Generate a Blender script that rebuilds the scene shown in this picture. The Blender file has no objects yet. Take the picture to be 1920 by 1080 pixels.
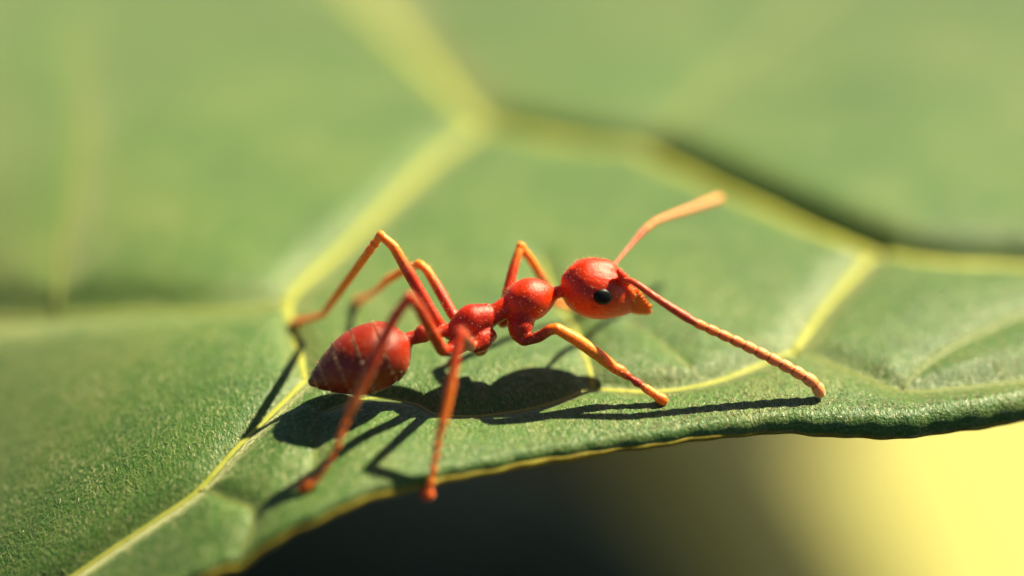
# Weaver ant on a sunlit leaf.  Units: 1 Blender unit = 1 millimetre.
import bpy, math, random
import numpy as np
from mathutils import Vector

R = math.radians
rng = np.random.default_rng(7)
random.seed(7)
sc = bpy.context.scene
col = sc.collection

# ------------------------------------------------------------------ camera
PITCH = R(32.0)
DIST = 60.0
MMPX = 25.6 / 1920.0                      # mm per photo pixel at the focus distance
TGT = np.array([0.0, 0.0, 2.2])
C_D = np.array([0.0, math.cos(PITCH), -math.sin(PITCH)])
C_U = np.array([0.0, math.sin(PITCH), math.cos(PITCH)])
C_R = np.array([1.0, 0.0, 0.0])
EYE = TGT - C_D * DIST
cam_d = bpy.data.cameras.new('camera')
cam = bpy.data.objects.new('camera', cam_d)
col.objects.link(cam)
cam.location = EYE
cam.rotation_euler = (R(90) - PITCH, 0, 0)
cam_d.sensor_width = 360.0
cam_d.lens = 360.0 * DIST / 25.6
cam_d.clip_start = 1.0
cam_d.clip_end = 50000.0
cam_d.dof.use_dof = True
cam_d.dof.focus_distance = 59.5
APERTURE = 5.8                            # lens opening in mm
cam_d.dof.aperture_fstop = cam_d.lens * 1e-3 / APERTURE
sc.camera = cam
sc.unit_settings.scale_length = 0.001

# ------------------------------------------------------------------ sky + sun
SUN = Vector((0.77, 0.57, 1.0)).normalized()
ELEV = math.asin(SUN.z)
AZIM = math.atan2(SUN.x, SUN.y)
w = bpy.data.worlds.new('World')
sc.world = w
w.use_nodes = True
nt = w.node_tree
nt.nodes.clear()
sky = nt.nodes.new('ShaderNodeTexSky')
sky.sky_type = 'NISHITA'
sky.sun_disc = False
sky.sun_elevation = ELEV
sky.sun_rotation = AZIM
sky.air_density = 0.28
sky.dust_density = 0.5
bg = nt.nodes.new('ShaderNodeBackground')
bg.inputs['Strength'].default_value = 0.05
wo = nt.nodes.new('ShaderNodeOutputWorld')
nt.links.new(sky.outputs[0], bg.inputs[0])
nt.links.new(bg.outputs[0], wo.inputs[0])
sl = bpy.data.lights.new('sun', 'SUN')
sl.energy = 5.0
sl.angle = R(0.8)
sl.color = (1.0, 0.87, 0.64)
sun = bpy.data.objects.new('sun', sl)
col.objects.link(sun)
sun.location = (40, 40, 60)
sun.rotation_euler = (-SUN).to_track_quat('-Z', 'Y').to_euler()

sc.view_settings.view_transform = 'Standard'
sc.view_settings.look = 'None'
sc.view_settings.gamma = 1.0
sc.view_settings.exposure = 1.55
sc.cycles.max_bounces = 8
sc.cycles.transmission_bounces = 6

# ------------------------------------------------------------------ helpers
def ray(px, py):
    return C_D + C_R * ((px - 960) * MMPX / DIST) + C_U * ((540 - py) * MMPX / DIST)

def P(px, py, y):
    """point of the photo at a given world depth y"""
    r = ray(px, py)
    t = (y - EYE[1]) / r[1]
    return EYE + r * t

def PZ(px, py, z):
    r = ray(px, py)
    return EYE + r * ((z - EYE[2]) / r[2])

def link(o, parent=None):
    col.objects.link(o)
    if parent is not None:
        o.parent = parent
    return o

def mesh_np(name, verts, faces, mat=None, parent=None, smooth=True):
    """faces: (n,3) or (n,4) int array or a list of tuples"""
    me = bpy.data.meshes.new(name)
    verts = np.asarray(verts, dtype=np.float32)
    if isinstance(faces, np.ndarray):
        k = faces.shape[1]
        me.vertices.add(len(verts))
        me.vertices.foreach_set('co', verts.ravel())
        me.loops.add(faces.size)
        me.loops.foreach_set('vertex_index', faces.astype(np.int32).ravel())
        me.polygons.add(len(faces))
        me.polygons.foreach_set('loop_start', np.arange(0, faces.size, k, dtype=np.int32))
        me.update(calc_edges=True)
        me.validate()
    else:
        me.from_pydata([tuple(v) for v in verts], [], faces)
        me.update()
    if smooth:
        me.polygons.foreach_set('use_smooth', np.ones(len(me.polygons), dtype=bool))
    if mat:
        me.materials.append(mat)
    return link(bpy.data.objects.new(name, me), parent)

def color_attr(me, name, rgb):
    a = me.attributes.new(name, 'FLOAT_COLOR', 'POINT')
    c = np.ones((len(rgb), 4), dtype=np.float32)
    c[:, :3] = rgb
    a.data.foreach_set('color', c.ravel())

def float_attr(me, name, val):
    a = me.attributes.new(name, 'FLOAT', 'POINT')
    a.data.foreach_set('value', np.asarray(val, dtype=np.float32))

def catmull(pts, n=8):
    pts = [np.asarray(p, dtype=float) for p in pts]
    q = [2 * pts[0] - pts[1]] + pts + [2 * pts[-1] - pts[-2]]
    out = []
    for i in range(1, len(q) - 2):
        p0, p1, p2, p3 = q[i - 1], q[i], q[i + 1], q[i + 2]
        for k in range(n):
            t = k / n
            out.append(0.5 * (2 * p1 + (p2 - p0) * t + (2 * p0 - 5 * p1 + 4 * p2 - p3) * t * t + (3 * p1 - p0 - 3 * p2 + p3) * t ** 3))
    out.append(pts[-1])
    return np.array(out)

# ------------------------------------------------------------------ materials
class NT:
    def __init__(self, name):
        self.m = bpy.data.materials.new(name)
        self.m.use_nodes = True
        self.t = self.m.node_tree
        self.t.nodes.clear()
        self.out = self.n('ShaderNodeOutputMaterial')
    def n(self, kind, **kw):
        x = self.t.nodes.new(kind)
        for k, v in kw.items():
            if k in x.inputs.keys():
                x.inputs[k].default_value = v
            else:
                setattr(x, k, v)
        return x
    def l(self, a, b):
        self.t.links.new(a, b)
    def coord(self, scale=(1, 1, 1), rot=(0, 0, 0)):
        tc = self.n('ShaderNodeTexCoord')
        mp = self.n('ShaderNodeMapping')
        mp.inputs['Scale'].default_value = scale
        mp.inputs['Rotation'].default_value = rot
        self.l(tc.outputs['Object'], mp.inputs['Vector'])
        return mp.outputs[0]
    def noise(self, vec, scale, detail=3, rough=0.55, dist=0.0):
        x = self.n('ShaderNodeTexNoise')
        x.inputs['Scale'].default_value = scale
        x.inputs['Detail'].default_value = detail
        x.inputs['Roughness'].default_value = rough
        x.inputs['Distortion'].default_value = dist
        self.l(vec, x.inputs['Vector'])
        return x.outputs['Fac']
    def ramp(self, fac, stops):
        x = self.n('ShaderNodeValToRGB')
        e = x.color_ramp.elements
        while len(e) < len(stops):
            e.new(0.5)
        for i, (p, c) in enumerate(stops):
            e[i].position = p
            e[i].color = (*c, 1) if len(c) == 3 else c
        self.l(fac, x.inputs[0])
        return x.outputs[0]
    def mix(self, fac, a, b, mode='MIX'):
        x = self.n('ShaderNodeMix', data_type='RGBA', blend_type=mode)
        for s, v in ((x.inputs[0], fac), (x.inputs[6], a), (x.inputs[7], b)):
            if isinstance(v, bpy.types.NodeSocket):
                self.l(v, s)
            elif isinstance(v, (int, float)):
                s.default_value = v
            else:
                s.default_value = (*v, 1)
        return x.outputs[2]
    def math(self, op, a, b=None):
        x = self.n('ShaderNodeMath', operation=op)
        for s, v in ((x.inputs[0], a), (x.inputs[1], b)):
            if v is None:
                continue
            if isinstance(v, bpy.types.NodeSocket):
                self.l(v, s)
            else:
                s.default_value = v
        return x.outputs[0]
    def bump(self, h, dist, strength=1.0, normal=None):
        x = self.n('ShaderNodeBump')
        x.inputs['Distance'].default_value = dist
        x.inputs['Strength'].default_value = strength
        self.l(h, x.inputs['Height'])
        if normal is not None:
            self.l(normal, x.inputs['Normal'])
        return x.outputs[0]
    def principled(self, **kw):
        b = self.n('ShaderNodeBsdfPrincipled')
        for k, v in kw.items():
            s = b.inputs[k.replace('_', ' ')]
            if isinstance(v, bpy.types.NodeSocket):
                self.l(v, s)
            else:
                s.default_value = v
        return b

def leaf_material(name, dark, mid, pale, translucent, trans_fac, fine=True, rough=0.40, spec=0.4):
    m = NT(name)
    v = m.coord()
    vs = m.coord(scale=(1.0, 0.5, 1.0), rot=(0, 0, R(-24)))
    n1 = m.noise(v, 0.22, 4, 0.6)
    n2 = m.noise(v, 1.6, 5, 0.6, 0.6)
    c = m.ramp(m.math('ADD', m.math('MULTIPLY', n1, 0.6), m.math('MULTIPLY', n2, 0.4)),
               [(0.34, dark), (0.50, mid), (0.70, pale)])
    if fine:
        at = m.n('ShaderNodeAttribute', attribute_name='vein')
        c = m.mix(m.math('MULTIPLY', at.outputs['Fac'], 0.55), c, pale)
        vor = m.n('ShaderNodeTexVoronoi', feature='DISTANCE_TO_EDGE')
        vor.inputs['Scale'].default_value = 1.5
        wv = m.n('ShaderNodeVectorMath', operation='ADD')
        nz = m.n('ShaderNodeTexNoise', Scale=2.0)
        m.l(v, nz.inputs['Vector'])
        m.l(v, wv.inputs[0])
        m.l(nz.outputs['Color'], wv.inputs[1])
        m.l(wv.outputs[0], vor.inputs['Vector'])
        net = m.ramp(vor.outputs['Distance'], [(0.0, (1, 1, 1)), (0.05, (0, 0, 0))])
        c = m.mix(m.math('MULTIPLY', net, 0.38), c, pale)
        vor2 = m.n('ShaderNodeTexVoronoi', feature='DISTANCE_TO_EDGE')
        vor2.inputs['Scale'].default_value = 4.5
        m.l(wv.outputs[0], vor2.inputs['Vector'])
        net2 = m.ramp(vor2.outputs['Distance'], [(0.0, (1, 1, 1)), (0.07, (0, 0, 0))])
        c = m.mix(m.math('MULTIPLY', net2, 0.25), c, pale)
        spot = m.ramp(m.noise(v, 1.1, 5, 0.65), [(0.72, (0, 0, 0)), (0.78, (0.6, 0.6, 0.6))])
        c = m.mix(spot, c, (0.16, 0.12, 0.03))
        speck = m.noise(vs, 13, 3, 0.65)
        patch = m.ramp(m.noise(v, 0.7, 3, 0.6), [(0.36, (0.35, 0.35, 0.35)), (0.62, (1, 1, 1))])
        c = m.mix(m.math('MULTIPLY', m.ramp(speck, [(0.54, (0, 0, 0)), (0.64, (0.9, 0.9, 0.9))]), patch), c, (0.32, 0.34, 0.14))  # silvery sparkle painted into the base colour as pale specks
        c = m.mix(m.ramp(speck, [(0.30, (0.8, 0.8, 0.8)), (0.47, (0, 0, 0))]), c, dark)
        gloss = m.ramp(speck, [(0.50, (rough + 0.08,) * 3), (0.66, (rough - 0.17,) * 3)])
        fine_n = m.noise(vs, 12, 3, 0.65)
        mid_n = m.noise(vs, 5.0, 2, 0.5)
        b = m.bump(fine_n, 0.05, 1.0)
        b = m.bump(mid_n, 0.03, 0.6, b)
        b = m.bump(net, 0.012, 0.4, b)
    else:
        gloss = rough
        b = m.bump(n2, 0.3, 0.4)
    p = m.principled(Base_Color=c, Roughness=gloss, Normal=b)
    p.inputs['Specular IOR Level'].default_value = spec
    if 'Sheen Weight' in p.inputs:
        p.inputs['Sheen Weight'].default_value = 1.0
        p.inputs['Sheen Roughness'].default_value = 0.30
        p.inputs['Sheen Tint'].default_value = (0.97, 0.92, 0.50, 1)
    tr = m.n('ShaderNodeBsdfTranslucent')
    tr.inputs['Color'].default_value = (*translucent, 1)
    mx = m.n('ShaderNodeMixShader')
    mx.inputs[0].default_value = trans_fac
    m.l(p.outputs[0], mx.inputs[1])
    m.l(tr.outputs[0], mx.inputs[2])
    m.l(mx.outputs[0], m.out.inputs[0])
    return m.m

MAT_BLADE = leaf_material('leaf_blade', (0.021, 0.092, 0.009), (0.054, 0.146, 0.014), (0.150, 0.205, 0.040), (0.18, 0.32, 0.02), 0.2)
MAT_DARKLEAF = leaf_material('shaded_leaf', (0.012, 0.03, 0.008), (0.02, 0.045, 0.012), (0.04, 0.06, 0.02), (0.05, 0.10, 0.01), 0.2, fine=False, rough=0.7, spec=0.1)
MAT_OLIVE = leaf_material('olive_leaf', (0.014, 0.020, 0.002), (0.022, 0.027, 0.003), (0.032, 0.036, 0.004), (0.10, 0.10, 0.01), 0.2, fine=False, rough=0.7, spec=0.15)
MAT_YELLOWLEAF = leaf_material('yellow_leaf', (0.52, 0.50, 0.12), (0.62, 0.60, 0.17), (0.68, 0.66, 0.22), (0.7, 0.66, 0.14), 0.25, fine=False)

def vein_material(name, c1, c2, trc, fac, spec=0.4):
    m = NT(name)
    v = m.coord()
    n = m.noise(v, 3.0, 4, 0.6)
    c = m.ramp(n, [(0.3, c1), (0.7, c2)])
    b = m.bump(m.noise(v, 14, 3, 0.6), 0.012, 0.8)
    p = m.principled(Base_Color=c, Roughness=0.45, Normal=b)
    p.inputs['Specular IOR Level'].default_value = spec
    tr = m.n('ShaderNodeBsdfTranslucent')
    tr.inputs['Color'].default_value = (*trc, 1)
    mx = m.n('ShaderNodeMixShader')
    mx.inputs[0].default_value = fac
    m.l(p.outputs[0], mx.inputs[1])
    m.l(tr.outputs[0], mx.inputs[2])
    m.l(mx.outputs[0], m.out.inputs[0])
    return m.m

MAT_VEIN = vein_material('leaf_vein', (0.34, 0.38, 0.045), (0.46, 0.47, 0.08), (0.5, 0.5, 0.06), 0.2)
MAT_FAINT = vein_material('leaf_faint_vein', (0.15, 0.20, 0.035), (0.20, 0.24, 0.055), (0.3, 0.36, 0.04), 0.2)
MAT_MARGIN = vein_material('leaf_margin', (0.17, 0.13, 0.020), (0.40, 0.36, 0.045), (0.6, 0.46, 0.03), 0.35, 0.12)

def ant_material(name='ant_cuticle', fuzz=0.06):
    m = NT(name)
    v = m.coord()
    at = m.n('ShaderNodeAttribute', attribute_name='tint')
    n = m.noise(v, 3.0, 4, 0.6)
    c = m.mix(m.math('MULTIPLY', n, 0.4), at.outputs['Color'], (0.6, 0.5, 0.4), 'MULTIPLY')
    pit = m.ramp(m.noise(v, 14, 3, 0.7), [(0.36, (1, 1, 1)), (0.5, (0, 0, 0))])
    c = m.mix(m.math('MULTIPLY', pit, 0.55), c, (0.5, 0.4, 0.4), 'MULTIPLY')
    fine = m.noise(v, 22, 3, 0.7)
    b = m.bump(fine, 0.018, 1.0)
    b = m.bump(m.noise(v, 7, 2, 0.5), 0.010, 0.5, b)
    p = m.principled(Base_Color=c, Roughness=0.27, Normal=b)
    p.inputs['Specular IOR Level'].default_value = 0.5
    p.inputs['Subsurface Weight'].default_value = 0.7
    p.inputs['Subsurface Radius'].default_value = (1.0, 0.22, 0.04)
    p.inputs['Subsurface Scale'].default_value = 0.2
    p.inputs['Sheen Weight'].default_value = fuzz
    p.inputs['Sheen Roughness'].default_value = 0.3
    p.inputs['Sheen Tint'].default_value = (1.0, 0.85, 0.6, 1)
    p.inputs['Specular Tint'].default_value = (1.0, 0.9, 0.78, 1)
    m.l(p.outputs[0], m.out.inputs[0])
    return m.m
MAT_ANT = ant_material()
MAT_ANTENNA = ant_material('ant_antenna', 1.0)

def simple(name, c, rough, bump=0.0, sss=0.0, spec=0.5):
    m = NT(name)
    v = m.coord()
    n = m.noise(v, 6.0, 3)
    cc = m.mix(n, tuple(0.8 * x for x in c), tuple(min(1, 1.2 * x) for x in c))
    p = m.principled(Base_Color=cc, Roughness=rough)
    if bump:
        m.l(m.bump(m.noise(v, 30, 2), bump, 1.0), p.inputs['Normal'])
    if sss:
        p.inputs['Subsurface Weight'].default_value = sss
        p.inputs['Subsurface Radius'].default_value = (1.0, 0.4, 0.08)
        p.inputs['Subsurface Scale'].default_value = 0.12
    p.inputs['Specular IOR Level'].default_value = spec
    m.l(p.outputs[0], m.out.inputs[0])
    return m.m
MAT_EYE = simple('ant_eye', (0.006, 0.005, 0.004), 0.4, 0.006, spec=0.2)
MAT_JAW = simple('ant_jaw', (0.66, 0.15, 0.012), 0.28, 0.008, sss=0.7)
MAT_TOOTH = simple('ant_tooth', (0.16, 0.03, 0.008), 0.3, 0.004)
MAT_HAIR = simple('ant_hair', (0.75, 0.55, 0.28), 0.4)
MAT_LEAFHAIR = simple('leaf_hair', (0.42, 0.44, 0.24), 0.3, spec=0.6)
MAT_SOIL = simple('soil', (0.010, 0.011, 0.004), 0.95, 0.5, spec=0.05)

# ------------------------------------------------------------------ leaf shape
EDGE_PX = [(60, 1330), (220, 1200), (390, 1080), (480, 1033), (600, 978), (700, 938), (800, 908), (900, 884), (1000, 866), (1100, 849),
           (1280, 823), (1500, 815), (1640, 818), (1720, 815), (1800, 802), (1920, 778), (2100, 738)]
EDGE_Z = 0.02
def roll_r(x):
    return 0.27 + 0.02 * np.sin(x * 0.5 + 1.0) + 0.17 / (1 + np.exp(-(x - 6.5)))
def roll_a(x):
    return R(86) + R(26) / (1 + np.exp(-(x - 6.5)))
def edge_pt(px, py):
    z = EDGE_Z
    for _ in range(30):
        p = PZ(px, py, z)
        q = max(-(0.90 * p[0] + 0.44 * p[1]) - 4.3, 0)
        fy = max(4.0 - p[1], 0)
        z = EDGE_Z + 0.10 - 0.007 * fy * fy / (1 + 0.06 * fy) - 0.047 * q * q / (1 + 0.02 * q) - 0.0012 * max(p[0] - 6, 0) ** 2 - float(roll_r(p[0]) * (1 - np.cos(roll_a(p[0]))))
    return p[:2]
ep = np.array([edge_pt(x, y) for x, y in EDGE_PX])
ep = np.vstack([[(-52, 6), (-46, -6), (-38, -14), (-30, -17.5), (-22, -17)], ep[ep[:, 0] > -14.5], [(19, 2.0), (26, 5.5), (34, 12), (40, 22)]])
ec = catmull(ep, 24)
ec = ec[np.argsort(ec[:, 0])]
X_MIN, X_MAX = -52.0, 40.0
bk = catmull([(-52, 6), (-44, 30), (-30, 52), (-8, 66), (14, 62), (30, 44), (40, 22)], 24)
bk = bk[np.argsort(bk[:, 0])]

def y_edge(x):
    return np.interp(x, ec[:, 0], ec[:, 1]) + 0.025 * np.sin(x * 3.1) + 0.02 * np.sin(x * 7.3 + 1) + 0.03 * np.sin(x * 1.3)
def y_back(x):
    return np.interp(x, bk[:, 0], bk[:, 1])

def base_h(x, y):
    x = np.asarray(x, dtype=float)
    y = np.asarray(y, dtype=float)
    s = np.maximum(y - y_edge(x), 0) * 0.93
    z = -0.0055 * np.maximum(y - 2, 0) ** 2 / (1 + 0.01 * np.maximum(y - 2, 0))
    z = z - 0.007 * np.maximum(4.0 - y, 0) ** 2 / (1 + 0.06 * np.maximum(4.0 - y, 0)) + 0.10
    q = np.maximum(-(0.90 * x + 0.44 * y) - 4.3, 0)
    z = z - 0.047 * q ** 2 / (1 + 0.02 * q) - 0.0012 * np.maximum(x - 6, 0) ** 2
    z = z + 0.06 * np.sin(x * 0.55 + 0.7) * np.sin(y * 0.45 + 0.3)
    z = z - 0.12 * np.exp(-s / 1.0)
    rr_ = roll_r(x)
    z = z - (rr_ - np.sqrt(np.maximum(rr_ ** 2 - (rr_ - np.minimum(s, rr_)) ** 2, 0)))
    return z

def hit(px, py, H, lift=0.0):
    """where the sight line of a photo pixel meets a surface z = H(x, y)"""
    r = ray(px, py)
    z = 0.0
    for _ in range(40):
        p = EYE + r * ((z + lift - EYE[2]) / r[2])
        z = 0.5 * z + 0.5 * float(H(p[0], p[1]))
    return p

# veins: traced centre lines (photo pixels), half width in mm, groove depth in mm, groove half width in mm
VEINS = [
    ([(560, -200), (640, -90), (722, 15), (800, 95), (868, 172), (915, 212)], 0.38, 0.32, 0.60, 0.80),
    ([(915, 212), (1000, 228), (1100, 245), (1215, 256)], 0.22, 0.20, 0.85, 0.72),
    ([(1215, 256), (1300, 296), (1430, 352), (1560, 408), (1655, 444)], 0.21, 0.20, 1.0, 0.72),
    ([(1655, 444), (1780, 462), (1920, 468), (2150, 500)], 0.19, 0.16, 0.9, 0.70),
    ([(915, 212), (820, 278), (740, 354), (640, 450), (570, 510), (536, 548)], 0.26, 0.20, 0.30, 0.60),
    ([(536, 548), (545, 600), (562, 655), (572, 700)], 0.20, 0.11, 0.22, 0.40),
    ([(572, 700), (520, 752), (440, 830), (372, 905), (290, 962), (200, 1022), (100, 1090), (-40, 1180)], 0.11, 0.085, 0.22, 0.35),
    ([(1215, 256), (1300, 180), (1400, 100), (1500, 15), (1600, -70)], 0.15, 0.18, 0.10, 0.60),
    ([(1655, 444), (1600, 500), (1540, 570), (1490, 642)], 0.24, 0.15, 0.32, 0.50),
    ([(1490, 642), (1400, 680), (1330, 704), (1230, 719), (1112, 714)], 0.12, 0.07, 0.24, 0.35),
    ([(1112, 714), (1060, 738), (1000, 756), (900, 771), (820, 768), (775, 748), (690, 738), (610, 762)], 0.065, 0.05, 0.14, 0.25),
    ([(1490, 642), (1590, 682), (1690, 720), (1790, 716), (1940, 700), (2100, 690)], 0.07, 0.08, 0.20, 0.45),
    ([(1112, 714), (1104, 680), (1082, 618), (1045, 560), (1010, 480)], 0.09, 0.08, 0.12, 0.30),
    ([(536, 552), (400, 562), (250, 562), (108, 572), (-60, 580)], 0.13, 0.16, 0.34, 0.70),
    ([(108, 572), (116, 450), (138, 340), (150, 220), (130, 60)], 0.14, 0.13, 0.12, 0.60),
    ([(372, 905), (425, 930), (472, 950), (468, 1000), (452, 1030)], 0.05, 0.03, 0.10, 0.20),
    ([(600, 770), (592, 835), (586, 880), (560, 905)], 0.04, 0.03, 0.08, 0.18),
    ([(1690, 720), (1760, 660), (1880, 600), (2050, 540)], 0.05, 0.08, 0.10, 0.45),
    ([(1180, 600), (1240, 640), (1300, 690), (1330, 704)], 0.03, 0.03, 0.05, 0.15),
]
VLINES = []
for pts, w0, w1, gd, gw in VEINS:
    q = catmull([hit(x, y, base_h)[:2] for x, y in pts], 7)
    VLINES.append((q, w0, w1, gd, gw))

def vein_fields(x, y):
    x = np.asarray(x, dtype=float)
    y = np.asarray(y, dtype=float)
    shp = x.shape
    xy = np.stack([x.ravel(), y.ravel()], 1)
    groove = np.zeros(len(xy))
    prox = np.zeros(len(xy))
    dmin = np.full(len(xy), 99.0)
    for q, w0, w1, gd, gw in VLINES:
        lo, hi = q.min(0) - 9, q.max(0) + 9
        idx = np.where((xy[:, 0] > lo[0]) & (xy[:, 0] < hi[0]) & (xy[:, 1] > lo[1]) & (xy[:, 1] < hi[1]))[0]
        if not len(idx):
            continue
        s = xy[idx]
        d = np.full(len(idx), 99.0)
        for a, b in zip(q[:-1], q[1:]):
            ab = b - a
            t = np.clip(((s - a) @ ab) / (ab @ ab), 0, 1)
            d = np.minimum(d, np.hypot(*(s - a - t[:, None] * ab).T))
        groove[idx] = np.maximum(groove[idx], gd * np.exp(-(d / gw) ** 2))
        prox[idx] = np.maximum(prox[idx], np.exp(-(d / (max(w0, w1) * 1.8 + 0.05)) ** 2))
        dmin[idx] = np.minimum(dmin[idx], d / max(gw / 0.5, 0.4))
    return groove.reshape(shp), prox.reshape(shp), dmin.reshape(shp)

def leaf_h(x, y):
    g, _, d = vein_fields(np.atleast_1d(x), np.atleast_1d(y))
    z = base_h(np.atleast_1d(x), np.atleast_1d(y)) - g + 0.14 * (1 - np.exp(-(d / 2.0) ** 2))
    return z if np.ndim(x) else float(z[0])

def thing(name, label, cat, loc=(0, 0, 0), group=None):
    o = bpy.data.objects.new(name, None)
    col.objects.link(o)
    o.location = loc
    o.empty_display_size = 0.5
    o['label'] = label
    o['category'] = cat
    if group:
        o['group'] = group
    return o

leaf = thing('broad_leaf', 'broad green leaf with pale yellow veins and a curled-down edge under the red ant', 'leaf')

def grid_leaf(xs, sfrac_fn, H):
    pass

xs = np.concatenate([np.linspace(X_MIN, -18, 60, endpoint=False), np.arange(-18, 18, 0.075), np.linspace(18, X_MAX, 50)])
step = []
s = 0.0
while s < 30:
    step.append(s)
    s += min(0.022 + s * 0.014, 0.16)
tail = np.linspace(0, 1, 50)
S = np.array(step)
NX, NS = len(xs), len(S) + len(tail)
ye, yb = y_edge(xs), y_back(xs)
span = np.maximum(yb - ye, 0.02)
Y = np.empty((NX, NS))
front = np.minimum(30.0, span * 0.6)
Y[:, :len(S)] = ye[:, None] + roll_r(xs)[:, None] + S[None, :] / 30.0 * front[:, None]
Y[:, len(S):] = (ye + roll_r(xs) + front)[:, None] + tail[None, :] * (span - front)[:, None]
X = np.repeat(xs[:, None], NS, 1)
G, PX, DM = vein_fields(X, Y)
Z = base_h(X, Y) - G + 0.14 * (1 - np.exp(-(DM / 2.0) ** 2))
# rolled-under front edge: an arc from the flat blade down to the margin
NR = 12
ang = np.linspace(1, 0, NR, endpoint=False)[None, :] * roll_a(xs)[:, None]
rr0 = roll_r(xs)[:, None]
YR = (ye[:, None] + rr0) - rr0 * np.sin(ang)
ZR = Z[:, :1] - rr0 * (1 - np.cos(ang))
X = np.concatenate([np.repeat(xs[:, None], NR, 1), X], 1)
Y = np.concatenate([YR, Y], 1)
Z = np.concatenate([ZR, Z], 1)
PX = np.concatenate([np.repeat(PX[:, :1], NR, 1), PX], 1)
NS += NR
THICK = 0.20
top = np.stack([X, Y, Z], -1).reshape(-1, 3)
ii = np.arange(NX * NS).reshape(NX, NS)
q_top = np.stack([ii[:-1, :-1], ii[1:, :-1], ii[1:, 1:], ii[:-1, 1:]], -1).reshape(-1, 4)
gx_ = np.gradient(np.stack([X, Y, Z], -1), axis=0)
gy_ = np.gradient(np.stack([X, Y, Z], -1), axis=1)
nn = np.cross(gx_, gy_)
nn /= np.linalg.norm(nn, axis=-1, keepdims=True) + 1e-12
bot = top - THICK * nn.reshape(-1, 3)
n0 = NX * NS
q_bot = q_top[:, ::-1] + n0
rim = []
for loop in (ii[:, 0], ii[::-1, -1], ii[0, ::-1], ii[-1, :]):
    a, b = loop[:-1], loop[1:]
    rim.append(np.stack([b, a, a + n0, b + n0], -1))
faces = np.vstack([q_top, q_bot] + rim)
blade = mesh_np('blade', np.vstack([top, bot]), faces, MAT_BLADE, leaf)
float_attr(blade.data, 'vein', np.concatenate([PX.ravel(), PX.ravel()]))

def tube(name, pts, radii, mat, parent, seg=10, squash=1.0, cap=True):
    """round tube along points with given radii"""
    v, f = tube_data(pts, radii, seg, squash)
    return mesh_np(name, v, f, mat, parent)

def tube_data(pts, radii, seg=10, squash=1.0, up0=(0, 0, 1)):
    pts = np.asarray(pts, dtype=float)
    n = len(pts)
    v, f = [], []
    for i in range(n):
        t = pts[min(i + 1, n - 1)] - pts[max(i - 1, 0)]
        t /= np.linalg.norm(t) + 1e-9
        up = np.asarray(up0, dtype=float)
        if abs(t @ up) > 0.95:
            up = np.array([0, 1.0, 0])
        s_ = np.cross(t, up)
        s_ /= np.linalg.norm(s_)
        u_ = np.cross(s_, t)
        for k in range(seg):
            a = 2 * math.pi * k / seg
            v.append(pts[i] + radii[i] * (math.cos(a) * s_ + squash * math.sin(a) * u_))
    for i in range(n - 1):
        for k in range(seg):
            k2 = (k + 1) % seg
            f.append((i * seg + k, i * seg + k2, (i + 1) * seg + k2, (i + 1) * seg + k))
    f.append(tuple(range(seg))[::-1])
    f.append(tuple((n - 1) * seg + k for k in range(seg)))
    return v, f

FAINT = {7, 11, 13, 14, 15, 16, 17, 18, 19, 20}
for vi, (q, w0, w1, gd, gw) in enumerate(VLINES):
    d = np.concatenate([[0], np.cumsum(np.linalg.norm(np.diff(q, axis=0), axis=1))])
    t = d / d[-1]
    z = leaf_h(q[:, 0], q[:, 1])
    wob = 1 + 0.10 * np.sin(d * 2.1 + len(q)) + 0.06 * np.sin(d * 5.3)
    rad = (w0 + (w1 - w0) * t) * wob
    tube('vein', np.column_stack([q, z - rad * 0.16 + (0.34 if vi in (1, 2, 3) else 0)]), rad, MAT_FAINT if vi in FAINT else MAT_VEIN, leaf, seg=12, squash=0.34)

# short pale hairs lying on the blade
nh = 12000
hx = rng.uniform(-13, 16, nh)
hs = 0.05 + 8.0 * rng.random(nh) ** 1.6
hy = y_edge(hx) + roll_r(hx) + hs
keep = rng.random(nh) < np.clip((hx + 5.0) * 0.11, 0.04, 1.0)
hx, hy = hx[keep], hy[keep]
hz = leaf_h(hx, hy)
e_ = 0.02
sx = (leaf_h(hx + e_, hy) - hz) / e_
sy = (leaf_h(hx, hy + e_) - hz) / e_
ha = R(-62) + rng.normal(0, 0.4, len(hx))
hl = rng.uniform(0.07, 0.19, len(hx))
tx, ty = np.cos(ha), np.sin(ha)
tz = sx * tx + sy * ty
nz_ = np.stack([-sx, -sy, np.ones_like(sx)], -1)
nz_ /= np.linalg.norm(nz_, axis=-1, keepdims=True)
td = np.stack([tx, ty, tz], -1)
td /= np.linalg.norm(td, axis=-1, keepdims=True)
sd = np.cross(td, nz_)
p0 = np.stack([hx, hy, hz], -1) - nz_ * 0.004
tilt_ = rng.uniform(0.10, 0.45, len(hx))[:, None]
p1 = p0 + (td * (1 - tilt_ * 0.3) + nz_ * tilt_ * 0.6) * hl[:, None] * 0.55
p2 = p0 + (td + nz_ * tilt_ * 0.5) * hl[:, None]
wv_ = 0.0075
hvv = np.stack([p0 + sd * wv_, p0 - sd * wv_, p0 + nz_ * wv_ * 1.6, p1 + sd * wv_ * .8, p1 - sd * wv_ * .8, p1 + nz_ * wv_ * 1.3, p2, p2, p2], 1)
hvv[:, 7] += sd * 0.001
hvv[:, 8] += nz_ * 0.001
base_f = np.array([(0, 1, 4, 3), (1, 2, 5, 4), (2, 0, 3, 5), (3, 4, 7, 6), (4, 5, 8, 7), (5, 3, 6, 8)])
hf_ = (base_f[None] + 9 * np.arange(len(hx))[:, None, None]).reshape(-1, 4)
lh = mesh_np('leaf_hairs', hvv.reshape(-1, 3), hf_, MAT_LEAFHAIR, leaf)
lh['kind'] = 'stuff'

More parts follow.
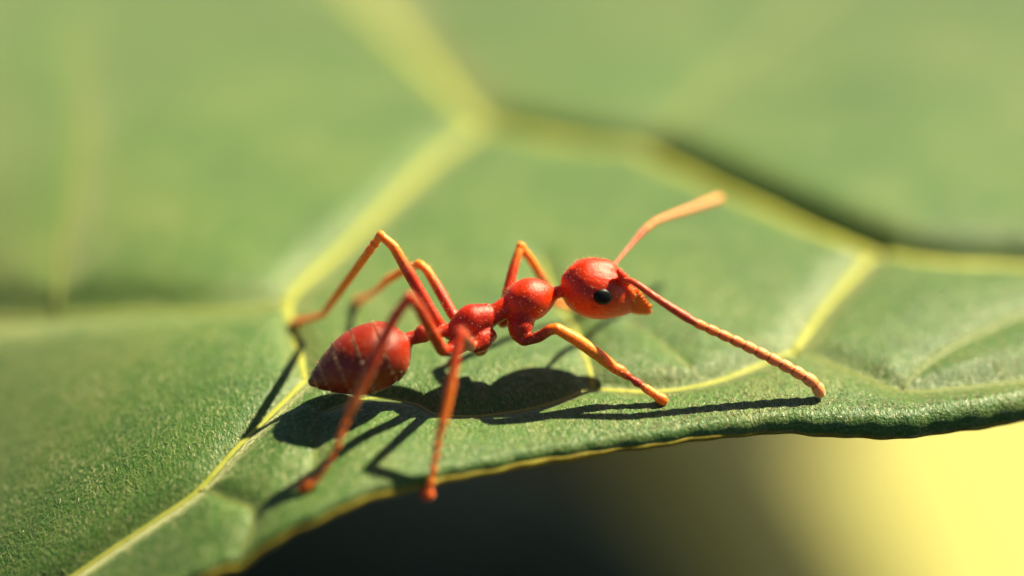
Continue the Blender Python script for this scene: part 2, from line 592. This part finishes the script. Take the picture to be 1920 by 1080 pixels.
exs = np.concatenate([np.linspace(X_MIN, -18, 50, endpoint=False), np.arange(-18, 18, 0.15), np.linspace(18, X_MAX, 40)])
em = np.column_stack([np.interp(exs, xs, 0.5 * (top + bot).reshape(NX, NS, 3)[:, 0, k]) for k in range(3)]) + np.array([0, -0.07, -0.05])
tube('margin', em, 0.115 - 0.04 / (1 + np.exp(-(exs - 4))) + 0.012 * np.sin(exs * 1.7) + 0.008 * np.sin(exs * 4.3), MAT_MARGIN, leaf, seg=10, squash=0.85)
pet = catmull([(-52, 6, float(base_h(-52, 6)) - 0.1), (-60, 3, -7), (-75, -2, -20), (-95, -8, -60)], 8)
tube('petiole', pet, np.linspace(0.9, 1.3, len(pet)), MAT_VEIN, leaf, seg=12)

# ------------------------------------------------------------------ ant
ant = thing('weaver_ant', 'slender glossy red ant with black eyes walking across the broad veined leaf', 'ant', tuple(P(890, 640, -0.9)))
ANT_O = np.array(ant.location)

SMP = []          # (point, radius, colour) samples used for tinting
PV, PF = [], []   # raw closed pieces, united below into one skin
def add_piece(v, f):
    o = len(PV)
    PV.extend([np.asarray(x) for x in v])
    PF.extend([tuple(i + o for i in q) for q in f])

def lathe(axis_pts, radii, color, wide=1.0, seg=28, up=(0, 0, 1)):
    """closed body of revolution-like shape: smooth interpolation along axis"""
    ax = catmull(axis_pts, 6)
    ra = catmull([(r, 0, 0) for r in radii], 6)[:, 0]
    ra = np.maximum(ra, 0.012)
    v, f = [], []
    n = len(ax)
    T = ax[-1] - ax[0]
    T /= np.linalg.norm(T)
    for i in range(n):
        t = ax[min(i + 1, n - 1)] - ax[max(i - 1, 0)]
        t /= np.linalg.norm(t) + 1e-9
        s_ = np.cross(t, up)
        s_ /= np.linalg.norm(s_)
        u_ = np.cross(s_, t)
        for k in range(seg):
            a = 2 * math.pi * k / seg
            v.append(ax[i] + ra[i] * (wide * math.cos(a) * s_ + math.sin(a) * u_))
    for i in range(n - 1):
        for k in range(seg):
            k2 = (k + 1) % seg
            f.append((i * seg + k, i * seg + k2, (i + 1) * seg + k2, (i + 1) * seg + k))
    f.append(tuple(range(seg))[::-1])
    f.append(tuple((n - 1) * seg + k for k in range(seg)))
    add_piece(v, f)
    colr = catmull([(c[0], c[1], c[2]) for c in color], 8) if isinstance(color, list) else None
    for i in range(0, n, 2):
        c = color if colr is None else colr[min(int(i / max(n - 1, 1) * (len(colr) - 1)), len(colr) - 1)]
        SMP.append((ax[i], ra[i], c))
    return ax, ra

def px_axis(a, b, ya, yb, n):
    """n axis points between two photo points with depths ya, yb"""
    return [P(a[0] + (b[0] - a[0]) * i / (n - 1), a[1] + (b[1] - a[1]) * i / (n - 1), ya + (yb - ya) * i / (n - 1)) for i in range(n)]

K = MMPX
RED = (0.74, 0.042, 0.001)
RED2 = (0.52, 0.023, 0.001)
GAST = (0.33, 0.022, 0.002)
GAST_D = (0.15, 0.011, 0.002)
FEM = (0.56, 0.045, 0.003)
KNEE = (0.92, 0.32, 0.012)
TIB = (0.93, 0.33, 0.012)
TAR = (0.88, 0.22, 0.012)

FOOT_GLINT = (0.95, 0.46, 0.10)  # highlight on the far foot tips, painted as a paler tint
# head: from the back of the skull to the clypeus
HY0, HY1 = -0.15, 0.10
lathe(px_axis((1054, 520), (1196, 569), HY0, HY1, 9), [r * K for r in (6, 39, 52, 57, 56.5, 51, 42, 31, 14)], RED, wide=0.98)
lathe(px_axis((1064, 508), (1168, 522), HY0, HY1, 5), [r * K for r in (4, 25, 31, 29, 9)], RED, wide=1.0)
for p_ in ((1190, 552), (1192, 566)):
    SMP.append((P(p_[0], p_[1], -0.25), 0.0, (0.80, 0.22, 0.012)))
lathe(px_axis((1158, 506), (1180, 534), -0.38, -0.34, 4), [r * K for r in (4, 8, 8, 4)], RED)
lathe(px_axis((1170, 534), (1190, 560), -0.30, -0.22, 4), [r * K for r in (5, 9, 9, 5)], (0.78, 0.17, 0.008))
# neck
lathe(px_axis((1018, 556), (1075, 540), -0.25, -0.13, 4), [r * K for r in (22, 13, 12, 18)], (0.24, 0.014, 0.003))  # shade at the neck painted in as a darker red
# pronotum, mesonotum, propodeum
lathe(px_axis((938, 574), (1046, 550), -0.62, -0.20, 7), [r * K for r in (4, 27, 38, 42, 38, 26, 6)], RED, wide=0.92)
lathe(px_axis((905, 604), (965, 565), -0.82, -0.52, 4), [r * K for r in (18, 19, 19, 20)], RED2)
lathe(px_axis((838, 618), (935, 588), -1.05, -0.70, 7), [r * K for r in (5, 20, 31, 35, 31, 24, 6)], RED2, wide=0.85)
lathe(px_axis((895, 604), (925, 578), -0.85, -0.66, 4), [r * K for r in (4, 16, 16, 5)], RED2, wide=0.8)
lathe(px_axis((850, 640), (925, 622), -1.0, -0.72, 5), [r * K for r in (4, 22, 30, 26, 5)], RED2, wide=0.8)
# small spiracle bumps on the back
lathe(px_axis((905, 582), (918, 572), -0.78, -0.74, 3), [r * K for r in (5, 8, 5)], RED2)
# petiole with its low node
lathe(px_axis((762, 636), (850, 618), -1.36, -1.02, 6), [r * K for r in (12, 13, 12, 10, 11, 15)], (0.50, 0.04, 0.008))
lathe(px_axis((778, 632), (812, 618), -1.32, -1.18, 4), [r * K for r in (8, 18, 16, 8)], (0.50, 0.04, 0.008), wide=0.8)
# gaster
GA, GB, GYA, GYB = (769, 640), (579, 719), -1.38, -1.95
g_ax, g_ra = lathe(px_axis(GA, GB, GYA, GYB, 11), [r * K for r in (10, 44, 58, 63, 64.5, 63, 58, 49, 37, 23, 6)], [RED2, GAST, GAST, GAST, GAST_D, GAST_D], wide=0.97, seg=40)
# coxae
lathe([P(978, 596, -0.72), P(974, 616, -0.92), P(968, 634, -1.08)], [r * K for r in (26, 24, 13)], RED2)
lathe([P(948, 590, -0.30), P(944, 603, -0.25), P(950, 608, -0.2)], [r * K for r in (14, 13, 7)], RED2)
lathe([P(915, 620, -0.9), P(898, 640, -1.2), P(886, 652, -1.45)], [r * K for r in (22, 22, 12)], RED2)
lathe([P(880, 625, -1.0), P(862, 643, -1.3), P(845, 658, -1.55)], [r * K for r in (20, 20, 13)], RED2)
lathe([P(898, 632, -0.75), P(900, 652, -0.72), P(896, 664, -0.7)], [r * K for r in (20, 17, 8)], RED2)

def chain(nodes, sub=9, seg=12):
    """leg: nodes of (point, radius px, colour)"""
    pts = np.array([n[0] for n in nodes])
    rad = np.array([n[1] for n in nodes]) * K * 0.88
    cols = np.array([n[2] for n in nodes])
    q, r, c = [], [], []
    for i in range(len(pts) - 1):
        for k in range(sub):
            t = k / sub
            q.append(pts[i] * (1 - t) + pts[i + 1] * t)
            r.append(rad[i] * (1 - t) + rad[i + 1] * t)
            c.append(cols[i] * (1 - t) + cols[i + 1] * t)
    q.append(pts[-1]); r.append(rad[-1]); c.append(cols[-1])
    q, r = np.array(q), np.array(r)
    # soften the corners a little
    for _ in range(1):
        q[1:-1] = 0.25 * q[:-2] + 0.5 * q[1:-1] + 0.25 * q[2:]
    da = np.concatenate([[0], np.cumsum(np.linalg.norm(np.diff(q, axis=0), axis=1))])
    r = np.where(r < 8.2 * K, r * (1 + 0.20 * np.sin(2 * math.pi * da / 0.30)), r)     # foot joints
    v, f = tube_data(q, r, seg)
    add_piece(v, f)
    for e, i in ((q[0], 0), (q[-1], -1)):       # rounded ends
        ball(e, r[i])
    for i in range(len(q)):
        SMP.append((q[i], r[i], tuple(c[i])))

def ball(c, r, n=8, stretch=(1, 1, 1)):
    v, f = [], []
    v.append(c + np.array([0, 0, r * stretch[2]]))
    for i in range(1, n):
        th = math.pi * i / n
        for k in range(2 * n):
            a = math.pi * k / n
            v.append(c + r * np.array([math.sin(th) * math.cos(a) * stretch[0], math.sin(th) * math.sin(a) * stretch[1], math.cos(th) * stretch[2]]))
    v.append(c - np.array([0, 0, r * stretch[2]]))
    m = 2 * n
    for k in range(m):
        f.append((0, 1 + k, 1 + (k + 1) % m))
        f.append((len(v) - 1, 1 + (n - 2) * m + (k + 1) % m, 1 + (n - 2) * m + k))
    for i in range(n - 2):
        for k in range(m):
            a, b = 1 + i * m + k, 1 + i * m + (k + 1) % m
            f.append((a, a + m, b + m, b))
    add_piece(v, f)

def on_leaf(px, py, r):
    """foot position: sight line meets the leaf, raised by the foot's radius"""
    return hit(px, py, leaf_h, r * K * 0.8)

def mid(a, b, t, lift=0.0):
    return a * (1 - t) + b * t + np.array([0, 0, lift])

# far hind leg
f_ = on_leaf(551, 606, 9); k_ = P(714, 441, 0.1)
t_ = P(604, 592, 1.35)
chain([(P(842, 628, -0.85), 11, FEM), (P(818, 600, -0.8), 13, FEM), (P(768, 514, -0.35), 13, FEM), (P(738, 462, -0.05), 11, KNEE), (k_, 9, KNEE)])
chain([(k_, 9, KNEE), (mid(k_, t_, 0.3), 9.5, TIB), (mid(k_, t_, 0.72), 9.5, TIB), (t_, 7, TAR), (mid(t_, f_, 0.5, 0.02), 6, TAR), (f_, 11, FOOT_GLINT)])
# far middle leg
f_ = on_leaf(669, 566, 9); k_ = P(787, 495, 0.55)
t_ = P(706, 545, 1.75)
chain([(P(872, 606, -0.55), 11, FEM), (P(850, 592, -0.35), 12, FEM), (P(824, 545, 0.1), 12, FEM), (P(800, 506, 0.42), 10, KNEE), (k_, 9, KNEE)])
chain([(k_, 9, KNEE), (P(762, 505, 0.9), 9, TIB), (P(728, 524, 1.4), 9, TIB), (t_, 6, TAR), (mid(t_, f_, 0.5), 5.5, TAR), (f_, 11, FOOT_GLINT)])
# far front leg
k_ = P(976, 461, 1.0); f_ = on_leaf(1098, 582, 9)
chain([(P(948, 590, -0.25), 12, FEM), (P(950, 555, 0.05), 12, FEM), (P(962, 505, 0.55), 11, FEM), (k_, 9, KNEE)])
t_ = P(1040, 568, 1.6)
chain([(k_, 9, KNEE), (P(996, 488, 1.2), 9.5, TIB), (P(1020, 530, 1.45), 9, FEM), (t_, 8, TAR), (mid(t_, f_, 0.5), 6, TAR), (f_, 8, TAR)])
# near front leg
f_ = on_leaf(1243, 750, 10); k_ = P(1044, 616, -1.35)
a_ = P(1152, 690, -1.5)
b_ = P(1178, 706, -1.55)
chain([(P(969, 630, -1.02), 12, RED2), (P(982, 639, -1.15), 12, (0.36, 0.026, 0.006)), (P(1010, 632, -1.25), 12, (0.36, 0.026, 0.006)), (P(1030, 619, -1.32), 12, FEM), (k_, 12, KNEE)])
chain([(k_, 12, KNEE), (P(1080, 636, -1.4), 14, TIB), (P(1125, 668, -1.46), 13.5, TIB), (a_, 12, TAR), (P(1163, 695, -1.5), 13, TAR), (b_, 8, (0.42, 0.03, 0.008)), (mid(b_, f_, 0.35), 8.5, (0.42, 0.03, 0.008)), (mid(b_, f_, 0.55), 10, TIB), (mid(b_, f_, 0.8), 9.5, TIB), (mid(b_, f_, 0.92), 13, TAR), (f_, 12, TAR)])
# near middle leg: the knee points at the viewer, the foot holds the leaf margin
k_ = P(862, 622, -2.8)
f_ = np.array([0.0, 0, 0]); f_[:] = P(801, 929, 0)
def margin_grip(px, py):
    r = ray(px, py)
    best = None
    for y in np.linspace(-9, 2, 500):
        p = EYE + r * ((y - EYE[1]) / r[1])
        d = np.min(np.linalg.norm(em - p, axis=1))
        if best is None or d < best[0]:
            best = (d, p)
    return best[1]
f_ = margin_grip(801, 926)
a_ = P(838, 745, f_[1] + 0.10)
chain([(P(884, 650, -1.45), 11, RED2), (P(878, 642, -1.9), 12, FEM), (P(870, 630, -2.45), 11, FEM), (k_, 10, FEM)])
chain([(k_, 10, FEM), (P(853, 670, k_[1] * 0.8 + f_[1] * 0.2), 11, FEM), (P(843, 735, k_[1] * 0.55 + f_[1] * 0.45), 11, TAR), (P(829, 795, k_[1] * 0.33 + f_[1] * 0.67), 10, TAR), (P(824, 812, k_[1] * 0.28 + f_[1] * 0.72), 8, TAR), (P(814, 870, k_[1] * 0.14 + f_[1] * 0.86), 7, TAR), (P(806, 912, f_[1]), 7, TAR), (f_, 16, (0.75, 0.10, 0.01))])
# near hind leg
k_ = P(767, 556, -2.6); f_ = on_leaf(569, 913, 10)
chain([(P(845, 657, -1.55), 13, RED2), (P(829, 657, -1.85), 13, FEM), (P(808, 620, -2.1), 13, FEM), (P(785, 577, -2.4), 12, FEM), (k_, 11, FEM)])
def yk(t):
    return k_[1] * (1 - t) + f_[1] * t
chain([(k_, 11, FEM), (P(738, 598, yk(0.12)), 12, FEM), (P(700, 677, yk(0.36)), 12, FEM), (P(662, 757, yk(0.58)), 11, TAR), (P(652, 778, yk(0.64)), 8, TAR), (P(630, 842, yk(0.8)), 7, TAR), (P(602, 890, yk(0.93)), 7, TAR), (P(588, 903, yk(0.97)), 9, TAR), (P(578, 908, yk(0.985)), 14, TAR), (f_, 13, (0.75, 0.10, 0.01))])

# one skin: unite all the pieces by voxel remesh, then relax
src = bpy.data.meshes.new('body_source')
src.from_pydata([tuple(v - ANT_O) for v in PV], [], PF)
src.update()
tmp = bpy.data.objects.new('body_source', src)
col.objects.link(tmp)
md = tmp.modifiers.new('remesh', 'REMESH')
md.mode = 'VOXEL'
md.voxel_size = 0.028
ms = tmp.modifiers.new('smooth', 'SMOOTH')
ms.factor = 0.5
ms.iterations = 3
dg = bpy.context.evaluated_depsgraph_get()
bm_ = bpy.data.meshes.new_from_object(tmp.evaluated_get(dg))
bpy.data.objects.remove(tmp)
bpy.data.meshes.remove(src)
body = bpy.data.objects.new('body', bm_)
bm_.name = 'body'
link(body, ant)
nv = len(bm_.vertices)
co = np.empty(nv * 3, dtype=np.float32)
bm_.vertices.foreach_get('co', co)
co = co.reshape(-1, 3).astype(float) + ANT_O
# tint by the nearest anatomical region
sp = np.array([s_[0] for s_ in SMP]); sr = np.array([s_[1] for s_ in SMP]); scs = np.array([s_[2] for s_ in SMP])
rgb = np.empty((nv, 3))
for i in range(0, nv, 4000):
    blk = co[i:i + 4000]
    d = np.sqrt(((blk[:, None, :] - sp[None]) ** 2).sum(-1)) - sr[None]
    wgt = np.exp(-(d - d.min(1, keepdims=True)) / 0.035)
    rgb[i:i + 4000] = (wgt @ scs) / wgt.sum(1, keepdims=True)
# overlapping plates of the gaster: shallow steps and pale membrane lines
ga, gb = P(*GA, GYA), P(*GB, GYB)
gd_ = gb - ga
gl = np.linalg.norm(gd_)
gd_ /= gl
tt = (co - ga) @ gd_ / gl
rad_v = co - ga - np.outer(tt * gl, gd_)
rr = np.linalg.norm(rad_v, axis=1)
prof = np.interp(tt, np.linspace(0, 1, len(g_ra)), g_ra)
near_g = (tt > 0.02) & (tt < 1.05) & (np.abs(rr - prof) < 0.12)
PLATES = [0.24, 0.46, 0.67, 0.84, 0.94]
for tp in PLATES:
    x_ = (tt - tp) * gl
    stepz = np.where(near_g, np.exp(-np.maximum(x_, 0) / 0.10) * (x_ > 0), 0)
    co[near_g] -= (rad_v / np.maximum(rr, 1e-6)[:, None] * (0.030 * stepz)[:, None])[near_g]
    line = np.where(near_g, np.exp(-(x_ / 0.035) ** 2), 0)[:, None]
    rgb = rgb * (1 - 0.55 * line) + np.array([0.55, 0.16, 0.05]) * 0.55 * line
bm_.vertices.foreach_set('co', (co - ANT_O).astype(np.float32).ravel())
bm_.update()
bm_.polygons.foreach_set('use_smooth', np.ones(len(bm_.polygons), dtype=bool))
bm_.materials.clear()
bm_.materials.append(MAT_ANT)
color_attr(bm_, 'tint', rgb)

def ant_part(name, v, f, mat, tint=None):
    o = mesh_np(name, [np.asarray(x) - ANT_O for x in v], f, mat, ant)
    if tint is not None:
        color_attr(o.data, 'tint', tint)
    return o

# antennae
def antenna(scape, flag, nseg, far):
    pts, rad, tint = [], [], []
    sc_ = catmull([p for p, r in scape], 5)
    sr_ = catmull([(r, 0, 0) for p, r in scape], 5)[:, 0]
    for p, r in zip(sc_[:-1], sr_[:-1]):
        pts.append(p); rad.append(r * K); tint.append((0.58, 0.085, 0.016))
    fl = catmull([p for p, r in flag], 24)
    fr = catmull([(r, 0, 0) for p, r in flag], 24)[:, 0]
    d = np.concatenate([[0], np.cumsum(np.linalg.norm(np.diff(fl, axis=0), axis=1))])
    n = nseg * 8
    for i in range(n + 1):
        t = d[-1] * i / n
        p = np.array([np.interp(t, d, fl[:, k]) for k in range(3)])
        r = np.interp(t, d, fr)
        ph = (i % 8) / 8
        bead = 0.80 + 0.20 * math.sin(math.pi * min(1, ph * 1.15)) ** 0.6 if i < n else 0.6
        pts.append(p); rad.append(r * K * bead)
        u = i / n
        dk = 0.62 if i % 8 == 0 else 1.0
        tint.append((dk * (0.78 + 0.1 * u), dk * dk * (0.24 + 0.18 * u), dk * dk * (0.03 + 0.09 * u)))
    tip = pts[-1] - pts[-2]
    pts.append(pts[-1] + tip * 0.8); rad.append(rad[-1] * 0.5); tint.append(tint[-1])
    v, f = tube_data(pts, rad, 14)
    return ant_part('antenna', v, f, MAT_ANTENNA, np.repeat(np.array(tint), 14, axis=0))

tipn = on_leaf(1541, 742, 9)
antenna([(P(1168, 524, -0.42), 5), (P(1190, 530, -0.62), 6), (P(1240, 565, -0.9), 7.5), (P(1300, 603, -1.15), 9.5)],
        [(P(1302, 604, -1.16), 9), (P(1400, 649, tipn[1] * 0.4 - 0.6), 10.5), (P(1480, 690, tipn[1] * 0.75 - 0.2), 11.5), (P(1524, 717, tipn[1] * 0.95), 12.5), (tipn, 12)], 11, False)
antenna([(P(1150, 500, 0.40), 3.5), (P(1160, 486, 0.75), 3.5), (P(1185, 457, 1.35), 4.5), (P(1207, 432, 1.8), 7)],
        [(P(1208, 431, 1.82), 7), (P(1236, 412, 2.3), 7), (P(1290, 393, 3.3), 8.2), (P(1352, 371, 4.4), 9.5)], 11, True)

# eyes
def eye(c, nrm, rx, rz):
    nrm = nrm / np.linalg.norm(nrm)
    s_ = np.array([0.94, 0.1, -0.28]); s_ -= nrm * (s_ @ nrm); s_ /= np.linalg.norm(s_)
    u_ = np.cross(nrm, s_)
    v, f = [], []
    n, m = 7, 24
    for i in range(n + 1):
        th = math.pi * 0.62 * i / n
        for k in range(m):
            a = 2 * math.pi * k / m
            v.append(c + s_ * rx * math.sin(th) * math.cos(a) + u_ * rz * math.sin(th) * math.sin(a) + nrm * 0.11 * (math.cos(th)))
    for i in range(n):
        for k in range(m):
            k2 = (k + 1) % m
            f.append((i * m + k, i * m + k2, (i + 1) * m + k2, (i + 1) * m + k))
    return ant_part('eye', v, f, MAT_EYE)

def surf_towards(px, py, y0, y1):
    """first body surface point along the sight line between two depths"""
    a, b = P(px, py, y0), P(px, py, y1)
    ok, loc, nr, _ = body.ray_cast(Vector(a - ANT_O), Vector((b - a) / np.linalg.norm(b - a)))
    return (np.array(loc) + ANT_O, np.array(nr)) if ok else (b, (a - b) / np.linalg.norm(a - b))
bpy.context.view_layer.update()
ec_, en_ = surf_towards(1131, 557, -6, 1)
eye(ec_ - en_ * 0.035, en_, 0.25, 0.205)
hc = P(1118, 540, -0.05)
lat = np.array([-0.05, 1.0, 0.0]); lat /= np.linalg.norm(lat)
off = ec_ - hc
m_c = ec_ - 2 * lat * (off @ lat)
m_n = en_ - 2 * lat * (en_ @ lat)
eye(m_c - m_n * 0.035, m_n, 0.25, 0.205)

# mandibles: toothed triangular blades
def mandible(yo, spread):
    base = [(1176, 560), (1180, 586)]
    low = [(1198, 590), (1216, 590), (1223, 586)]
    teeth = []
    a, b = np.array([1222.0, 578.0]), np.array([1194.0, 541.0])
    for i in range(6):
        p0 = a + (b - a) * i / 6
        p1 = a + (b - a) * (i + 0.5) / 6
        nrm = np.array([0.80, -0.60])
        teeth.append(tuple(p0 - nrm * 2.5))
        teeth.append(tuple(p1 + nrm * (4.5 - 0.3 * i)))
    outline = [base[1]] + low + teeth + [(1188, 544), base[0]]
    outline = [(x, y) for x, y in outline]
    cpx = np.mean(np.array(outline), axis=0)
    v, f = [], []
    n = len(outline)
    layers = [(-0.07, 0.80), (-0.045, 1.0), (0.045, 1.0), (0.07, 0.80)]
    for dy, sc_ in layers:
        for x, y in outline:
            x2, y2 = cpx + (np.array([x, y]) - cpx) * sc_
            t = (x - 1176) / 47.0
            v.append(P(x2, y2, yo * (1 - t) + spread * t + dy))
    for j in range(3):
        for k in range(n):
            k2 = (k + 1) % n
            f.append((j * n + k, j * n + k2, (j + 1) * n + k2, (j + 1) * n + k))
    f.append(tuple(range(n))[::-1])
    f.append(tuple(3 * n + k for k in range(n)))
    o = ant_part('mandible', v, f, MAT_JAW)
    o.data.polygons.foreach_set('use_smooth', np.zeros(len(o.data.polygons), dtype=bool))
    for i in range(6):
        p1 = a + (b - a) * (i + 0.5) / 6
        t = (p1[0] - 1176) / 47.0
        y = yo * (1 - t) + spread * t
        q0, q1 = P(*(p1 - nrm * 9), y), P(*(p1 + nrm * (6.5 - 0.4 * i)), y)
        pts = np.array([q0 * (1 - u) + q1 * u for u in (0, 0.35, 0.7, 1.0)])
        tv, tf = tube_data(pts, [0.028, 0.040, 0.030, 0.006], 8)
        te = mesh_np('tooth', [x - ANT_O for x in tv], tf, MAT_TOOTH)
        te.parent = o
    return o
mandible(-0.22, -0.06)
mandible(0.30, 0.10)

# fine pale bristles on plates, head and legs
hv, hf = [], []
def bristle(p, d, L, r):
    d = d / np.linalg.norm(d)
    s_ = np.cross(d, (0.3, 0.2, 0.9)); s_ /= np.linalg.norm(s_)
    u_ = np.cross(s_, d)
    o = len(hv)
    for t, rr_ in ((0.0, 1.0), (0.5, 0.8)):
        for k in range(3):
            a = 2.094 * k
            hv.append(p + d * L * t + r * rr_ * (math.cos(a) * s_ + math.sin(a) * u_))
    hv.append(p + d * L + np.array([0, 0, -0.04 * L]))
    for k in range(3):
        k2 = (k + 1) % 3
        hf.append((o + k, o + k2, o + 3 + k2, o + 3 + k))
        hf.append((o + 3 + k, o + 3 + k2, o + 6))
nrmv = np.empty(nv * 3, dtype=np.float32)
bm_.vertices.foreach_get('normal', nrmv)
nrmv = nrmv.reshape(-1, 3)
for tp in PLATES:
    cand = np.where(near_g & (np.abs((tt - tp) * gl + 0.03) < 0.03))[0]
    for i in rng.choice(cand, min(34, len(cand)), replace=False):
        bristle(co[i], nrmv[i] * 0.55 + gd_ * 0.8, 0.10 + 0.07 * rng.random(), 0.006)
leg_v = np.where((np.abs(co[:, 1] + 0.9) > 0.55) & (rgb[:, 1] > 0.03) & (nrmv[:, 2] > -0.3))[0]
for i in rng.choice(leg_v, min(700, len(leg_v)), replace=False):
    bristle(co[i], nrmv[i] * 0.7 + rng.normal(0, 0.3, 3), 0.06 + 0.06 * rng.random(), 0.0036)
up_v = np.where((nrmv[:, 2] > -0.4))[0]
for i in rng.choice(up_v, 1700, replace=False):
    bristle(co[i], nrmv[i] * 0.6 + rng.normal(0, 0.35, 3) + np.array([-0.3, 0, 0]), 0.035 + 0.05 * rng.random(), 0.0032)
br = ant_part('bristles', hv, hf, MAT_HAIR)
br['kind'] = 'stuff'

# ------------------------------------------------------------------ what lies below and behind
def small_leaf(name, label, centre, length, width, yaw, tilt, roll, mat, vein_mat, group=None):
    t = thing(name, label, 'leaf', centre, group)
    t.rotation_euler = (R(tilt), R(roll), R(yaw))
    nx, ny = 48, 25
    u = np.linspace(0, 1, nx)
    wd = width * 0.5 * np.sin(np.pi * np.clip(u, 0.004, 0.996) ** 0.85) ** 0.8
    vv = np.linspace(-1, 1, ny)
    Xl = np.repeat((u - 0.5)[:, None] * length, ny, 1)
    Yl = wd[:, None] * vv[None]
    Zl = -0.46 / width * Yl ** 2 - 0.0025 * Xl ** 2 * (40 / length) + 0.5 * np.sin(Xl * 0.5) * np.abs(vv)[None]
    tp = np.stack([Xl, Yl, Zl], -1).reshape(-1, 3)
    idx = np.arange(nx * ny).reshape(nx, ny)
    qt = np.stack([idx[:-1, :-1], idx[1:, :-1], idx[1:, 1:], idx[:-1, 1:]], -1).reshape(-1, 4)
    m0 = nx * ny
    rims = []
    for lp in (idx[:, 0], idx[::-1, -1], idx[0, ::-1], idx[-1, :]):
        a, b = lp[:-1], lp[1:]
        rims.append(np.stack([b, a, a + m0, b + m0], -1))
    mesh_np('blade', np.vstack([tp, tp - [0, 0, 0.25]]), np.vstack([qt, qt[:, ::-1] + m0] + rims), mat, t)
    xm = (u - 0.5) * length
    tube('midrib', np.column_stack([xm, 0 * xm, -0.0025 * xm ** 2 * (40 / length) + 0.05]), np.linspace(0.8, 0.2, nx), vein_mat, t, seg=8, squash=0.6)
    for i in range(1, 7):
        for sgn in (-1, 1):
            u0 = 0.1 + 0.12 * i
            k0, k1 = int(u0 * (nx - 1)), min(nx - 1, int((u0 + 0.10) * (nx - 1)))
            j1 = (ny // 2) + sgn * int(ny * 0.40)
            a = np.array([Xl[k0, ny // 2], 0, Zl[k0, ny // 2]])
            b = np.array([Xl[k1, j1], Yl[k1, j1], Zl[k1, j1]])
            pts = np.array([a * (1 - q_) + b * q_ + [0, 0, 0.12] for q_ in np.linspace(0, 1, 8)])
            tube('side_vein', pts, np.linspace(0.3, 0.1, 8), vein_mat, t, seg=6)
    return t

small_leaf('yellow_leaf', 'bright yellow leaf out of focus in the sun beneath the broad leaf', (124, 172, -140), 320, 196, 84, 0, 0, MAT_YELLOWLEAF, MAT_YELLOWLEAF)
small_leaf('added_narrow_leaf', 'added blurred narrow olive leaf grading between the dark shade and the bright yellow leaf', (23.5, 124, -100), 150, 18, -76, 0, 0, MAT_OLIVE, MAT_OLIVE)  # leaf added to grade the blurred backdrop from dark to bright yellow
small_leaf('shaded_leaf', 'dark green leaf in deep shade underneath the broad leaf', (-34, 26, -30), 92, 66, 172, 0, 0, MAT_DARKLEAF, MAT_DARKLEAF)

n = 40
gx = np.linspace(-3000, 3000, n)
GX, GY = np.meshgrid(gx, gx, indexing='ij')
GZ = -420 + 12 * np.sin(GX * 0.011) * np.sin(GY * 0.013)
gi = np.arange(n * n).reshape(n, n)
ground = mesh_np('ground', np.stack([GX, GY, GZ], -1).reshape(-1, 3), np.stack([gi[:-1, :-1], gi[1:, :-1], gi[1:, 1:], gi[:-1, 1:]], -1).reshape(-1, 4), MAT_SOIL)
ground['kind'] = 'structure'
